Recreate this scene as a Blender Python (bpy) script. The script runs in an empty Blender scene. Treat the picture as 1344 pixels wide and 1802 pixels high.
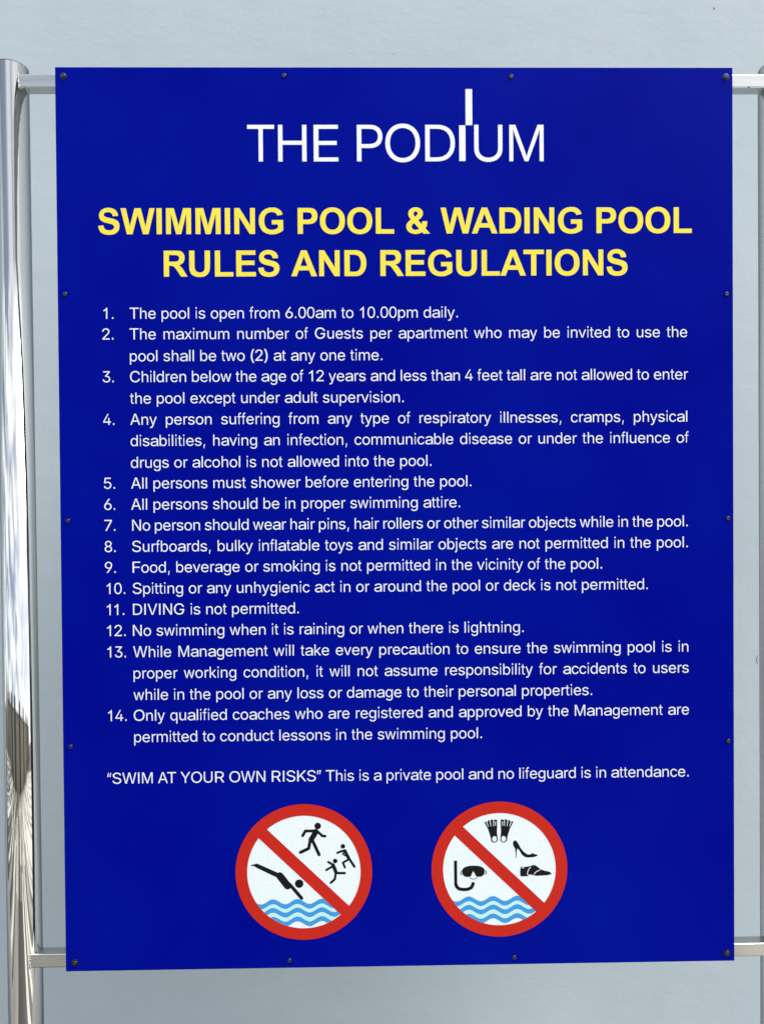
import bpy, bmesh, math, random
from mathutils import Vector, Matrix
from mathutils.geometry import delaunay_2d_cdt

# ------------------------------------------------------------------ camera, world, light, exposure
SC = bpy.context.scene
COL = SC.collection
R = math.radians
CX, CZ = 0.45, 2.10            # sign's left edge is x = -CX, its top edge is z = CZ, its face y = 0

cam_data = bpy.data.cameras.new("camera")
cam = bpy.data.objects.new("camera", cam_data)
COL.objects.link(cam)
rot = Matrix(((0.99987, 0.00757, -0.01398), (-0.01406, 0.01089, -0.99984), (-0.00742, 0.99991, 0.01099)))
# columns of rot (camera -> world): camera x, y, z axes
cam.matrix_world = Matrix.Translation((0.4134 - CX, -0.9888, CZ - 0.5801)) @ rot.to_4x4()
cam_data.sensor_fit = 'VERTICAL'
cam_data.sensor_height = 36.0
cam_data.lens = 36.0 * 1301.0 / 1802.0
cam_data.clip_start = 0.02
cam_data.clip_end = 500
SC.camera = cam

SUN_EL, SUN_AZ = 55.0, 60.0    # degrees; azimuth measured from straight out of the wall (-y) towards +x
world = bpy.data.worlds.new("World")
SC.world = world
world.use_nodes = True
nt = world.node_tree
bg = nt.nodes['Background']
sky = nt.nodes.new('ShaderNodeTexSky')
sky.sky_type = 'NISHITA'
sky.sun_disc = False
sky.sun_elevation = R(SUN_EL)
sky.sun_rotation = R(180 - SUN_AZ)
sky.air_density = 1.0
sky.dust_density = 2.5
sky.ozone_density = 1.0
tc = nt.nodes.new('ShaderNodeTexCoord')
cmap = nt.nodes.new('ShaderNodeMapping'); cmap.inputs['Scale'].default_value = (1.0, 1.0, 2.2); cmap.inputs['Location'].default_value = (0.35, 0.2, 0.0)
cn = nt.nodes.new('ShaderNodeTexNoise'); cn.inputs['Scale'].default_value = 2.6; cn.inputs['Detail'].default_value = 5; cn.inputs['Roughness'].default_value = 0.55
cr = nt.nodes.new('ShaderNodeValToRGB')
cr.color_ramp.elements[0].position = 0.42; cr.color_ramp.elements[0].color = (0.12, 0.12, 0.12, 1)
cr.color_ramp.elements[1].position = 0.58; cr.color_ramp.elements[1].color = (0.95, 0.95, 0.95, 1)
cm = nt.nodes.new('ShaderNodeMix'); cm.data_type = 'RGBA'
cm.inputs[7].default_value = (9.4, 9.6, 9.6, 1)
nt.links.new(tc.outputs['Generated'], cmap.inputs['Vector']); nt.links.new(cmap.outputs[0], cn.inputs['Vector'])
nt.links.new(cn.outputs['Fac'], cr.inputs[0]); nt.links.new(cr.outputs[0], cm.inputs[0])
nt.links.new(sky.outputs[0], cm.inputs[6]); nt.links.new(cm.outputs[2], bg.inputs[0])
bg.inputs[1].default_value = 0.118

sun_data = bpy.data.lights.new("sun", 'SUN')
sun_data.energy = 3.0
sun_data.angle = R(40)
sun_data.color = (1.0, 0.96, 0.90)
sun = bpy.data.objects.new("sun", sun_data)
COL.objects.link(sun)
sd = Vector((math.sin(R(SUN_AZ)) * math.cos(R(SUN_EL)), -math.cos(R(SUN_AZ)) * math.cos(R(SUN_EL)), math.sin(R(SUN_EL))))
sun.rotation_euler = (-sd).to_track_quat('-Z', 'Y').to_euler()
sun.location = sd * 6
SC.view_settings.view_transform = 'Standard'
SC.view_settings.look = 'None'
SC.view_settings.exposure = 0.38
SC.view_settings.gamma = 1.0
SC.render.engine = 'CYCLES'

# ------------------------------------------------------------------ helpers
def put(o, parent=None):
    COL.objects.link(o)
    if parent: o.parent = parent
    return o

def tag(o, label=None, cat=None, group=None, kind=None):
    if label: o['label'] = label
    if cat: o['category'] = cat
    if group: o['group'] = group
    if kind: o['kind'] = kind
    return o

def obj(name, bm, mat, parent=None, smooth=False):
    me = bpy.data.meshes.new(name)
    bm.normal_update()
    bm.to_mesh(me); bm.free()
    me.materials.append(mat)
    if smooth:
        for p in me.polygons: p.use_smooth = True
    return put(bpy.data.objects.new(name, me), parent)

def empty(name, loc, parent=None):
    o = bpy.data.objects.new(name, None)
    o.location = loc
    o.empty_display_size = 0.05
    return put(o, parent)

def mat(name, color, rough=0.5, metal=0.0, spec=0.5):
    m = bpy.data.materials.new(name)
    m.use_nodes = True
    b = m.node_tree.nodes['Principled BSDF']
    b.inputs['Base Color'].default_value = (*color, 1)
    b.inputs['Roughness'].default_value = rough
    b.inputs['Metallic'].default_value = metal
    b.inputs['Specular IOR Level'].default_value = spec
    return m

def N(m, kind, **kw):
    n = m.node_tree.nodes.new(kind)
    for k, v in kw.items():
        if k in n.inputs: n.inputs[k].default_value = v
        else: setattr(n, k, v)
    return n

def L(m, a, b): m.node_tree.links.new(a, b)

def noise(m, scale, detail=4.0, rough=0.55, stretch=(1, 1, 1)):
    tc = N(m, 'ShaderNodeTexCoord')
    mp = N(m, 'ShaderNodeMapping'); mp.inputs['Scale'].default_value = stretch
    L(m, tc.outputs['Object'], mp.inputs['Vector'])
    n = N(m, 'ShaderNodeTexNoise')
    n.inputs['Scale'].default_value = scale
    n.inputs['Detail'].default_value = detail
    n.inputs['Roughness'].default_value = rough
    L(m, mp.outputs[0], n.inputs['Vector'])
    return n

def ramp(m, src, stops):
    r = N(m, 'ShaderNodeValToRGB')
    els = r.color_ramp.elements
    while len(els) < len(stops): els.new(0.5)
    for e, (p, c) in zip(els, stops):
        e.position = p
        e.color = (*c, 1) if len(c) == 3 else c
    L(m, src, r.inputs[0])
    return r

def bsdf(m): return m.node_tree.nodes['Principled BSDF']

def bump(m, src, strength, dist):
    b = N(m, 'ShaderNodeBump'); b.inputs['Strength'].default_value = strength; b.inputs['Distance'].default_value = dist
    L(m, src, b.inputs['Height'])
    return b

def bx(bm, x0, x1, y0, y1, z0, z1, bevel=0.0, seg=2):
    r = bmesh.ops.create_cube(bm, size=1.0)
    vs = r['verts']
    for v in vs:
        v.co = Vector(((x0 + x1) / 2 + v.co.x * (x1 - x0), (y0 + y1) / 2 + v.co.y * (y1 - y0), (z0 + z1) / 2 + v.co.z * (z1 - z0)))
    if bevel:
        es = list({e for v in vs for e in v.link_edges})
        bmesh.ops.bevel(bm, geom=es, offset=bevel, segments=seg, affect='EDGES', profile=0.5)

def lathe(bm, prof, n, axis='Z', o=(0, 0, 0)):
    """prof: list of (radius, height)"""
    rings = []
    for r, h in prof:
        ring = []
        for i in range(n):
            a = 2 * math.pi * i / n
            if axis == 'Z': p = (o[0] + r * math.cos(a), o[1] + r * math.sin(a), o[2] + h)
            else: p = (o[0] + r * math.cos(a), o[1] - h, o[2] + r * math.sin(a))     # axis towards -y
            ring.append(bm.verts.new(p))
        rings.append(ring)
    for a, b in zip(rings, rings[1:]):
        for i in range(n):
            bm.faces.new((a[i], a[(i + 1) % n], b[(i + 1) % n], b[i]))
    for ring in (rings[0], rings[-1]):
        if (ring[0].co - ring[n // 2].co).length > 1e-6:
            bm.faces.new(ring)
    bmesh.ops.remove_doubles(bm, verts=bm.verts, dist=1e-7)
    bmesh.ops.recalc_face_normals(bm, faces=bm.faces)

# ------------------------------------------------------------------ print: filled outlines
def area(c): return 0.5 * sum(c[i - 1][0] * c[i][1] - c[i][0] * c[i - 1][1] for i in range(len(c)))

def winding(p, cs):
    w = 0
    x, y = p
    for c in cs:
        for i in range(len(c)):
            x0, y0 = c[i - 1]; x1, y1 = c[i]
            if y0 <= y < y1:
                if (x1 - x0) * (y - y0) - (x - x0) * (y1 - y0) > 0: w += 1
            elif y1 <= y < y0:
                if (x1 - x0) * (y - y0) - (x - x0) * (y1 - y0) < 0: w -= 1
    return w

def fill(cs):
    """triangles of the non-zero winding union of closed contours"""
    pts, edges = [], []
    for c in cs:
        n0 = len(pts)
        pts += [Vector(p) for p in c]
        edges += [(n0 + i, n0 + (i + 1) % len(c)) for i in range(len(c))]
    vs, es, fs, _, _, _ = delaunay_2d_cdt(pts, edges, [], 0, 1e-6)
    tris = []
    for f in fs:
        a, b, c = (vs[i] for i in f)
        if abs((b.x - a.x) * (c.y - a.y) - (c.x - a.x) * (b.y - a.y)) < 1e-9: continue
        if winding(((a.x + b.x + c.x) / 3, (a.y + b.y + c.y) / 3), cs) != 0: tris.append(tuple(f))
    return [(v.x, v.y) for v in vs], tris

def thicken(cs, dx, dy):
    """move every contour outwards along its normals (mitred), dx sideways and dy upwards"""
    if not dx and not dy: return cs
    big = max(cs, key=lambda c: abs(area(c)))
    sgn = 1 if area(big) > 0 else -1
    out = []
    for c in cs:
        n = len(c); o = []
        for i in range(n):
            a, b, d = c[i - 1], c[i], c[(i + 1) % n]
            e1 = Vector((b[0] - a[0], b[1] - a[1])).normalized(); e2 = Vector((d[0] - b[0], d[1] - b[1])).normalized()
            n1 = Vector((e1.y, -e1.x)) * sgn; n2 = Vector((e2.y, -e2.x)) * sgn
            m = n1 + n2
            k = max(m.length_squared / 2, 0.30)
            m = m / k
            o.append((b[0] + m.x * dx, b[1] + m.y * dy))
        out.append(o)
    return out

GLYPH = {}
GLYPH_DATA = """
a|556|245,-12 189,-7 139,7 97,30 64,61 43,101 36,148 41,188 57,220 81,245 112,264 149,278 189,288 274,301 364,310 394,315 415,321 427,332 431,348 431,351 428,381 417,406 399,426 374,440 342,450 303,453 262,450 228,441 199,428 177,411 160,393 148,375 53,398 79,441 114,473 155,497 202,514 250,523 300,527 335,525 373,519 411,509 448,493 481,470 507,438 524,396 530,344 530,0 433,0 433,71 426,71 413,53 394,34 367,16 334,1 294,-9/262,62 313,67 355,80 388,101 412,127 427,157 431,189 431,260 422,254 406,249 360,240 310,234 270,230 236,225 204,217 176,206 154,191 140,170 135,143 139,119 151,99 171,83 196,71 227,64
b|556|298,-12 255,-8 221,5 194,23 174,43 147,80 139,80 139,0 58,0 58,716 141,716 141,437 147,437 173,473 193,493 220,510 254,522 298,527 339,523 377,511 412,493 442,468 468,437 489,400 510,335 517,258 510,181 489,116 469,78 443,47 412,22 378,4 340,-8/286,64 330,70 366,90 395,120 416,160 428,206 433,259 428,311 416,357 396,396 367,426 330,445 286,451 242,445 206,427 177,398 156,360 144,313 140,259 144,205 157,157 177,118 206,89 243,70
c|500|265,-12 221,-8 180,4 142,22 110,48 82,79 60,116 43,159 33,205 30,256 33,308 43,356 60,398 82,436 110,467 142,492 180,511 221,522 265,527 302,524 337,516 369,504 398,487 424,466 446,440 463,411 475,379 395,358 388,378 378,396 366,411 351,425 333,436 313,444 290,449 265,451 219,444 181,424 152,393 131,353 119,307 115,256 119,207 131,161 152,121 181,90 219,70 265,63 291,65 313,71 334,79 352,90 367,104 380,121 390,140 397,160 477,140 465,107 447,77 426,51 400,29 371,12 338,-1 303,-9
d|556|256,-12 215,-8 176,4 141,22 110,47 84,78 63,116 42,181 35,258 42,335 63,400 85,437 111,468 142,493 177,511 215,523 257,527 301,522 336,510 363,493 383,473 409,437 415,437 415,716 499,716 499,0 418,0 418,80 409,80 382,43 362,23 335,5 300,-8/269,64 313,70 350,89 379,118 400,157 412,205 416,259 412,313 400,360 379,398 350,427 313,445 269,451 224,445 187,426 158,396 137,357 125,311 120,259 125,206 137,160 158,120 188,90 225,70
e|556|291,-12 242,-8 197,4 157,22 122,48 94,79 71,116 54,158 43,205 40,256 48,331 70,396 93,434 121,466 154,492 193,511 235,522 282,527 325,523 367,512 407,493 443,466 473,431 496,385 511,331 516,265 516,232 97,232 97,302 469,302 429,276 425,325 412,367 391,403 363,429 326,446 282,452 237,446 198,429 168,402 146,369 132,330 127,289 127,243 132,190 148,145 172,110 205,84 245,68 292,63 323,65 350,72 374,84 395,99 411,120 423,144 507,124 491,87 465,54 431,27 391,6 344,-7
f|278|247,519 247,447 14,447 14,519/92,0 92,598 96,644 108,681 126,710 149,731 176,744 204,748 224,747 241,744 262,735 246,655 233,660 211,663 186,658 169,642 159,615 156,579 156,0
g|556|274,-218 221,-214 175,-202 137,-184 105,-160 81,-131 62,-100 131,-59 159,-96 178,-113 203,-128 235,-138 274,-141 313,-137 348,-127 377,-109 398,-83 412,-50 416,-8 416,93 409,93 382,57 362,38 336,21 302,10 258,7 199,14 147,36 116,59 90,88 68,123 53,164 43,210 40,262 47,337 68,401 90,438 115,468 146,493 181,511 219,523 260,527 303,522 338,510 364,493 385,473 411,436 418,436 418,519 499,519 499,-13 496,-58 486,-97 469,-130 434,-170 388,-197 334,-213/272,81 315,86 351,103 380,129 401,166 413,210 417,263 413,316 401,361 380,399 352,427 315,445 272,451 227,445 191,426 162,397 141,359 129,314 124,263 129,212 141,168 162,131 191,104 228,87
h|556|159,310 159,0 76,0 76,716 159,716 159,393 144,393 162,436 185,470 212,495 243,512 277,523 314,527 364,521 407,504 442,477 469,439 485,389 491,329 491,0 408,0 408,322 404,359 394,391 376,416 353,435 324,446 291,450 255,446 223,434 197,414 176,387 164,352
i|222|79,0 79,519 141,519 141,0/110,616 94,620 80,634 70,653 67,677 70,701 80,721 94,734 110,739 127,734 141,721 151,701 154,677 151,653 141,634 127,620
j|222|62,519 139,519 139,-43 135,-91 123,-131 104,-163 77,-187 43,-202 1,-207 -16,-207 -16,-126 -1,-126 27,-120 47,-104 58,-78 62,-42/101,616 80,620 63,634 52,653 48,677 52,701 63,721 80,734 101,739 121,734 138,721 150,701 154,677 150,653 138,634 121,620
k|500|145,187 145,290 159,290 382,519 485,519 245,273 236,273/67,0 67,716 150,716 150,0/395,0 196,254 255,313 501,0
l|222|67,0 155,0 155,716 67,716
m|833|65,0 65,519 148,519 148,404 142,404 156,442 177,473 202,497 232,514 264,525 298,529 334,525 366,513 393,493 423,453 440,403 428,403 441,439 462,469 490,494 523,513 560,525 601,529 645,524 686,509 720,484 746,449 763,404 769,349 769,0 684,0 684,347 680,381 669,408 651,428 616,446 576,452 543,448 514,437 491,420 474,397 463,369 460,338 460,0 374,0 374,355 371,383 361,406 345,425 311,445 270,452 240,449 212,438 187,420 167,396 155,364 150,326 150,0
n|556|150,310 150,0 65,0 65,519 148,519 148,393 135,393 153,436 176,470 204,495 236,512 271,523 310,527 360,521 404,504 440,477 468,439 485,389 491,329 491,0 406,0 406,322 402,359 391,391 373,416 349,435 320,446 285,450 249,446 216,434 189,414 168,387 155,352
o|556|278,-12 231,-8 189,4 151,22 117,48 89,79 66,116 49,159 38,205 35,256 38,308 49,356 66,398 89,436 117,467 151,492 189,511 231,522 278,527 324,522 367,511 406,492 439,467 468,436 491,398 508,356 518,308 521,256 518,205 508,159 491,116 468,79 439,48 406,22 367,4 324,-8/278,63 326,70 366,90 396,121 417,161 430,207 434,256 430,307 417,353 396,393 366,424 326,444 278,451 229,444 191,424 160,393 139,353 126,307 122,256 126,207 139,161 160,121 191,90 229,70
p|556|58,-207 58,519 139,519 139,437 147,437 173,473 193,493 220,510 254,522 298,527 339,523 377,511 412,493 442,468 468,437 489,400 510,335 517,258 510,181 489,116 469,78 443,47 412,22 378,4 340,-8 298,-12 255,-8 221,5 194,23 174,43 147,80 141,80 141,-207/286,64 330,70 366,90 395,120 416,160 428,206 433,259 428,311 416,357 396,396 367,426 330,445 286,451 242,445 206,427 177,398 156,360 144,313 140,259 144,205 157,157 177,118 206,89 243,70
q|556|494,-207 411,-207 411,80 405,80 378,43 358,23 332,5 297,-8 254,-12 213,-8 175,4 140,22 110,47 84,78 63,116 42,181 35,258 42,335 63,400 84,437 110,468 141,493 175,511 213,523 255,527 298,522 333,510 359,493 379,473 405,437 414,437 414,519 494,519/267,64 310,70 346,89 375,118 396,157 408,205 412,259 408,313 396,360 375,398 347,427 310,445 267,451 222,445 185,426 157,396 136,357 124,311 120,259 124,206 136,160 157,120 186,90 223,70
r|333|77,0 77,519 156,519 156,439 161,439 180,474 210,502 248,521 291,527 313,527 332,526 332,441 314,444 283,446 249,442 219,430 194,412 175,388 163,358 159,324 159,0
s|500|246,-12 192,-8 144,5 103,24 70,52 46,87 32,129 117,146 134,108 161,82 199,67 245,62 297,68 337,85 363,111 372,141 367,165 351,186 326,201 290,212 198,233 132,254 86,285 65,310 53,340 49,375 55,417 75,453 107,484 148,507 198,521 253,527 306,522 351,510 388,490 417,464 439,433 453,397 372,379 357,407 335,432 301,449 254,455 208,449 171,433 147,409 139,379 144,353 161,333 190,317 231,305 315,286 381,265 427,234 448,209 460,179 464,146 457,102 437,64 404,33 360,9 307,-7
t|278|246,519 246,447 14,447 14,519/83,659 155,659 155,134 158,104 167,84 182,72 207,68 224,70 244,73 257,2 232,-4 204,-6 169,-2 139,10 115,29 97,56 86,88 83,127
u|556|247,-7 198,-2 154,15 118,42 91,80 74,130 68,190 68,519 152,519 152,197 156,160 167,128 185,102 209,84 238,72 272,69 308,73 340,85 367,105 387,132 400,167 405,209 405,519 489,519 489,0 407,0 407,126 420,126 401,82 378,48 351,23 319,6 285,-4
v|500|206,0 8,519 99,519 210,212 240,119 265,28 236,28 261,119 290,212 401,519 492,519 294,0
w|722|167,0 14,519 100,519 162,292 189,187 217,56 204,56 231,184 259,292 320,519 405,519 465,292 492,186 519,56 505,56 534,185 561,292 623,519 709,519 556,0 474,0 409,235 389,308 371,383 352,462 371,462 352,384 333,307 314,235 249,0
x|500|11,0 225,298 224,234 22,519 124,519 191,418 236,347 276,282 231,282 269,347 289,381 313,418 382,519 481,519 278,231 278,293 490,0 389,0 309,117 266,186 227,248 272,248 235,186 192,117 111,0
y|500|52,-201 71,-124 84,-127 107,-130 128,-129 146,-122 163,-107 178,-84 191,-51 207,-2 11,519 101,519 211,212 240,119 265,28 235,28 261,119 290,212 400,519 489,519 263,-84 246,-123 226,-155 202,-180 176,-197 145,-207 111,-210 75,-207
z|500|31,0 31,63 344,437 344,442 40,442 40,519 460,519 460,453 155,82 155,77 469,77 469,0
A|667|14,0 279,716 386,716 654,0 557,0 402,426 369,524 323,673 342,673 296,522 263,426 112,0/148,200 148,280 520,280 520,200
B|667|74,0 74,716 354,716 428,710 489,691 536,661 570,622 590,577 596,526 592,484 579,451 558,423 532,402 501,387 468,375 468,369 505,362 542,346 576,320 603,286 621,243 627,192 620,140 599,94 564,55 514,25 446,6 362,0/174,80 359,80 415,84 459,94 491,112 513,135 526,162 530,192 525,227 510,259 486,286 453,307 413,320 365,325 174,325/174,402 349,402 390,406 427,417 457,435 480,459 495,489 500,524 496,554 484,580 464,604 436,621 398,632 352,636 174,636
C|722|378,-10 316,-5 259,10 206,35 159,69 120,111 87,162 63,221 49,286 44,358 49,430 63,495 87,553 120,604 159,647 206,681 259,706 316,721 378,726 433,722 486,710 534,690 577,663 614,629 644,589 667,542 681,490 586,490 575,525 558,555 537,581 511,603 481,620 449,632 414,639 378,642 334,638 293,627 255,608 221,583 192,551 169,512 151,467 140,415 137,358 140,300 151,249 169,204 193,165 222,133 255,107 293,89 334,78 378,74 414,77 449,84 481,97 511,113 537,135 558,161 575,191 586,226 681,226 667,174 644,128 614,87 577,53 534,26 486,6 434,-6
D|722|315,0 134,0 134,80 309,80 367,84 418,95 462,114 499,139 529,171 552,210 574,279 582,359 574,439 552,507 529,546 500,577 464,603 422,621 373,632 318,636 130,636 130,716 325,716 395,711 457,697 513,673 561,641 601,600 632,550 655,494 669,430 674,359 669,288 655,224 632,167 600,117 559,76 510,43 453,19 388,5/176,716 176,0 81,0 81,716
E|667|86,0 86,716 611,716 611,636 194,636 194,402 583,402 583,322 194,322 194,80 616,80 616,0
F|611|86,0 86,716 583,716 583,636 190,636 190,392 546,392 546,311 190,311 190,0
G|778|390,-10 325,-5 266,10 212,35 164,69 124,112 91,163 67,221 53,286 48,358 53,430 67,495 91,553 124,604 164,647 211,681 264,706 322,721 385,726 443,721 498,709 548,688 592,661 630,626 661,586 684,541 698,491 599,491 585,524 568,553 547,579 521,601 492,618 460,631 424,639 385,642 341,638 300,627 262,609 228,583 199,551 175,512 157,467 146,415 143,358 146,300 157,249 175,204 199,165 229,133 264,108 303,89 345,78 390,74 451,81 504,100 548,131 581,174 602,225 609,285 639,280 411,280 411,360 704,360 704,282 699,225 686,174 663,128 633,88 596,54 552,26 503,6 449,-6
H|722|77,0 77,716 170,716 170,406 553,406 553,716 646,716 646,0 553,0 553,326 170,326 170,0
I|278|91,0 188,0 188,716 91,716
K|667|143,205 143,304 195,367 249,427 305,484 535,716 663,716 334,388 329,389/76,0 76,716 173,716 173,470 172,317 173,272 173,0/547,0 269,365 330,435 663,0
L|556|76,0 76,716 175,716 175,80 537,80 537,0
M|833|73,0 73,716 197,716 367,263 381,224 397,173 414,118 427,69 408,69 422,116 439,171 455,223 469,263 637,716 761,716 761,0 675,0 675,409 675,460 676,519 677,581 679,644 686,644 666,576 645,511 625,453 609,409 455,0 379,0 222,409 207,452 188,508 167,574 143,644 153,644 154,586 155,523 156,462 157,409 157,0
N|722|76,0 76,716 184,716 476,257 504,212 539,150 576,77 563,75 557,152 555,221 555,274 555,716 646,716 646,0 538,0 277,408 242,465 200,536 143,636 160,639 164,540 167,462 168,409 168,0
O|778|390,-10 324,-5 264,10 209,35 160,69 119,111 85,162 59,221 44,286 39,358 44,430 59,495 85,553 119,604 160,647 209,681 264,706 324,721 390,726 455,721 515,706 570,681 619,647 660,604 694,553 719,495 734,430 739,358 734,286 719,221 694,162 660,111 619,69 570,35 515,10 455,-5/390,74 435,78 477,89 517,107 553,132 583,164 608,203 627,248 638,300 642,358 638,416 627,468 608,513 583,552 553,584 517,609 477,627 435,638 390,642 344,638 301,627 262,609 226,584 196,552 170,513 152,467 140,416 137,358 140,300 152,248 170,203 196,164 226,132 262,107 301,89 344,78
P|667|86,0 86,716 355,716 412,713 462,703 505,686 541,664 570,637 593,605 615,550 622,489 615,428 593,374 570,342 541,314 505,292 462,275 412,265 355,261 162,261 162,341 351,341 407,346 450,360 483,383 506,413 519,449 523,489 519,530 506,565 483,595 450,617 406,631 351,636 185,636 185,0
R|722|88,0 88,716 373,716 460,709 530,688 568,666 599,640 623,610 646,556 654,495 646,435 623,382 599,352 568,326 530,306 460,285 373,278 147,278 147,359 369,359 427,363 473,376 508,396 531,423 545,456 550,495 545,535 531,570 508,598 473,619 427,632 368,636 193,636 193,0/563,0 364,322 481,322 684,0
S|667|335,-13 255,-6 187,13 131,44 88,85 61,135 49,192 151,192 160,154 180,123 210,100 247,83 289,73 335,69 386,73 431,85 469,104 498,129 517,160 523,196 518,227 502,252 478,272 446,288 409,301 368,313 273,337 213,356 163,379 123,407 94,440 76,479 70,524 74,563 86,598 106,630 148,671 202,701 267,719 340,726 414,719 478,700 531,671 572,631 598,585 608,532 510,532 502,565 484,593 456,616 422,632 382,642 337,645 290,642 248,630 214,612 189,589 173,560 168,529 174,496 192,470 219,449 251,434 318,413 398,393 471,371 508,355 543,334 574,309 599,278 615,240 620,195 612,139 586,89 545,47 489,15 419,-6
T|611|14,636 14,716 597,716 597,636 354,636 354,0 257,0 257,636
U|722|362,-12 307,-8 257,3 213,22 173,46 141,77 114,112 95,153 83,196 79,244 79,716 170,716 170,251 176,202 194,159 222,123 260,96 307,78 362,73 417,78 464,96 502,123 529,159 546,202 552,251 552,716 644,716 644,244 640,196 628,153 609,112 582,77 550,46 511,22 466,3 416,-8
V|667|283,0 20,716 115,716 267,290 299,193 345,43 326,43 372,194 403,290 551,716 647,716 387,0
W|944|210,0 16,716 108,716 221,276 238,205 254,132 268,56 257,56 272,132 288,205 306,276 421,716 523,716 638,276 656,205 672,132 687,56 675,56 690,132 706,205 723,276 836,716 928,716 733,0 629,0 507,455 484,551 462,668 481,668 461,556 437,455 315,0
Y|667|287,0 287,293 14,716 123,716 270,485 314,411 333,372 354,324 316,324 336,373 356,412 398,485 545,716 653,716 380,293 380,0
0|556|278,-10 230,-5 186,10 148,34 115,67 87,109 65,159 50,218 40,284 37,358 40,431 50,497 66,556 88,606 115,648 148,682 187,706 230,721 278,726 326,721 370,706 408,682 441,648 469,606 490,556 506,497 516,431 519,358 516,284 506,218 491,159 469,109 442,67 408,34 370,10 327,-5/278,70 310,73 339,85 364,104 395,145 418,202 431,273 436,358 431,442 418,514 395,571 364,612 339,632 310,643 278,647 246,643 218,632 192,612 161,571 139,514 125,442 120,358 125,273 139,202 161,145 192,104 218,85 246,73
1|556|359,0 271,0 271,561 232,530 175,500 109,474 109,559 168,588 216,622 260,662 302,719 359,719
2|556|26,0 26,67 278,322 349,397 373,429 391,460 402,490 405,523 400,559 386,589 364,614 335,632 301,643 262,647 221,643 186,630 158,609 137,582 124,548 119,509 29,509 36,570 59,623 95,666 143,698 200,719 264,726 328,719 384,699 430,668 465,627 488,578 495,524 491,485 480,447 460,408 428,364 384,313 326,253 157,85 157,80 507,80 507,0
3|556|277,-10 215,-4 158,14 109,42 71,81 52,112 40,147 34,186 126,186 133,151 150,123 174,100 204,83 239,73 278,70 320,74 357,86 388,105 412,131 428,164 433,204 428,242 414,276 391,306 357,329 311,343 254,348 192,348 192,421 375,631 375,636 70,636 70,716 493,716 493,648 268,392 268,406 318,408 363,402 404,388 439,368 468,343 491,313 514,261 522,204 519,164 508,127 490,93 453,50 404,18 345,-3
4|556|25,148 25,223 301,716 386,716 117,234 117,229 523,229 523,148/348,0 348,171 348,206 348,447 429,447 429,0
5|556|267,-10 205,-3 149,16 102,45 66,85 42,131 32,184 123,184 130,153 146,125 169,102 197,85 230,74 267,70 309,75 347,91 379,115 402,147 417,185 422,228 417,272 402,311 377,344 345,369 306,384 262,390 225,387 189,378 156,364 131,346 43,356 85,716 478,716 478,636 164,636 140,424 143,424 171,443 203,457 240,466 279,470 328,465 373,452 413,430 447,402 475,366 496,325 510,280 514,230 510,185 500,144 482,106 444,58 394,21 355,4 313,-6
6|556|278,-10 212,-2 154,21 106,57 69,105 46,162 38,228 44,281 62,336 95,401 147,479 317,716 419,716 167,368 159,368 171,387 188,405 209,420 233,432 261,440 291,442 355,435 410,415 455,382 490,338 511,284 518,221 510,158 487,102 450,56 402,20 344,-2/278,68 319,73 355,88 385,112 408,143 422,180 427,221 422,263 408,300 385,331 355,354 319,369 278,373 237,369 201,354 171,331 148,301 133,265 129,223 133,180 148,143 171,112 201,88 237,73
7|556|89,0 423,631 423,636 37,636 37,716 523,716 523,631 189,0
8|556|278,-10 211,-3 153,16 105,47 68,87 46,135 38,190 43,234 56,275 77,310 106,339 139,361 176,372 176,376 144,388 117,407 94,433 77,464 67,498 63,535 70,587 91,633 124,672 167,701 219,719 278,726 336,719 387,701 430,672 463,633 484,587 491,535 487,499 477,465 460,434 437,407 410,388 379,376 379,372 416,361 449,339 477,310 498,275 512,234 517,190 514,153 503,119 486,87 450,47 402,16 344,-3/278,69 321,73 358,85 388,104 410,129 424,160 429,195 424,233 409,265 386,293 355,314 318,327 278,331 236,327 199,314 168,293 145,265 130,233 125,195 130,160 144,129 166,104 196,85 234,73/278,407 312,411 343,423 369,441 388,465 401,495 405,529 401,562 389,591 370,615 344,633 313,644 278,647 242,644 210,633 185,615 165,591 153,562 149,529 153,495 165,465 185,441 211,423 242,411
9|556|278,726 343,718 400,695 447,659 484,611 506,554 514,488 508,435 491,380 458,315 407,237 241,0 139,0 387,348 396,348 383,329 367,311 346,296 322,284 295,276 266,274 203,281 149,301 104,334 70,378 49,432 42,495 50,558 73,614 109,661 157,696 214,718/278,648 238,643 202,628 173,604 150,573 136,536 132,495 136,453 150,416 173,385 202,362 238,347 278,343 318,347 354,362 384,385 406,415 420,452 425,493 420,536 406,573 384,604 354,628 319,643
.|278|139,-6 119,-2 102,13 91,33 87,58 91,83 102,103 119,117 139,122 159,117 176,103 187,83 191,58 187,33 176,13 159,-2
,|278|87,-168 118,100 191,100 136,-168
(|333|68,291 72,371 86,456 107,540 135,621 168,695 206,759 299,759 261,682 228,603 202,521 182,441 170,364 166,291 169,226 180,161 198,94 224,23 257,-53 299,-135 206,-135 146,-30 103,77 77,184
)|333|34,-135 77,-51 111,25 136,96 154,164 164,228 167,291 163,364 151,441 132,521 105,603 72,682 34,759 127,759 165,695 198,621 226,540 247,455 261,371 265,291 256,183 230,75 186,-32 127,-135
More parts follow.
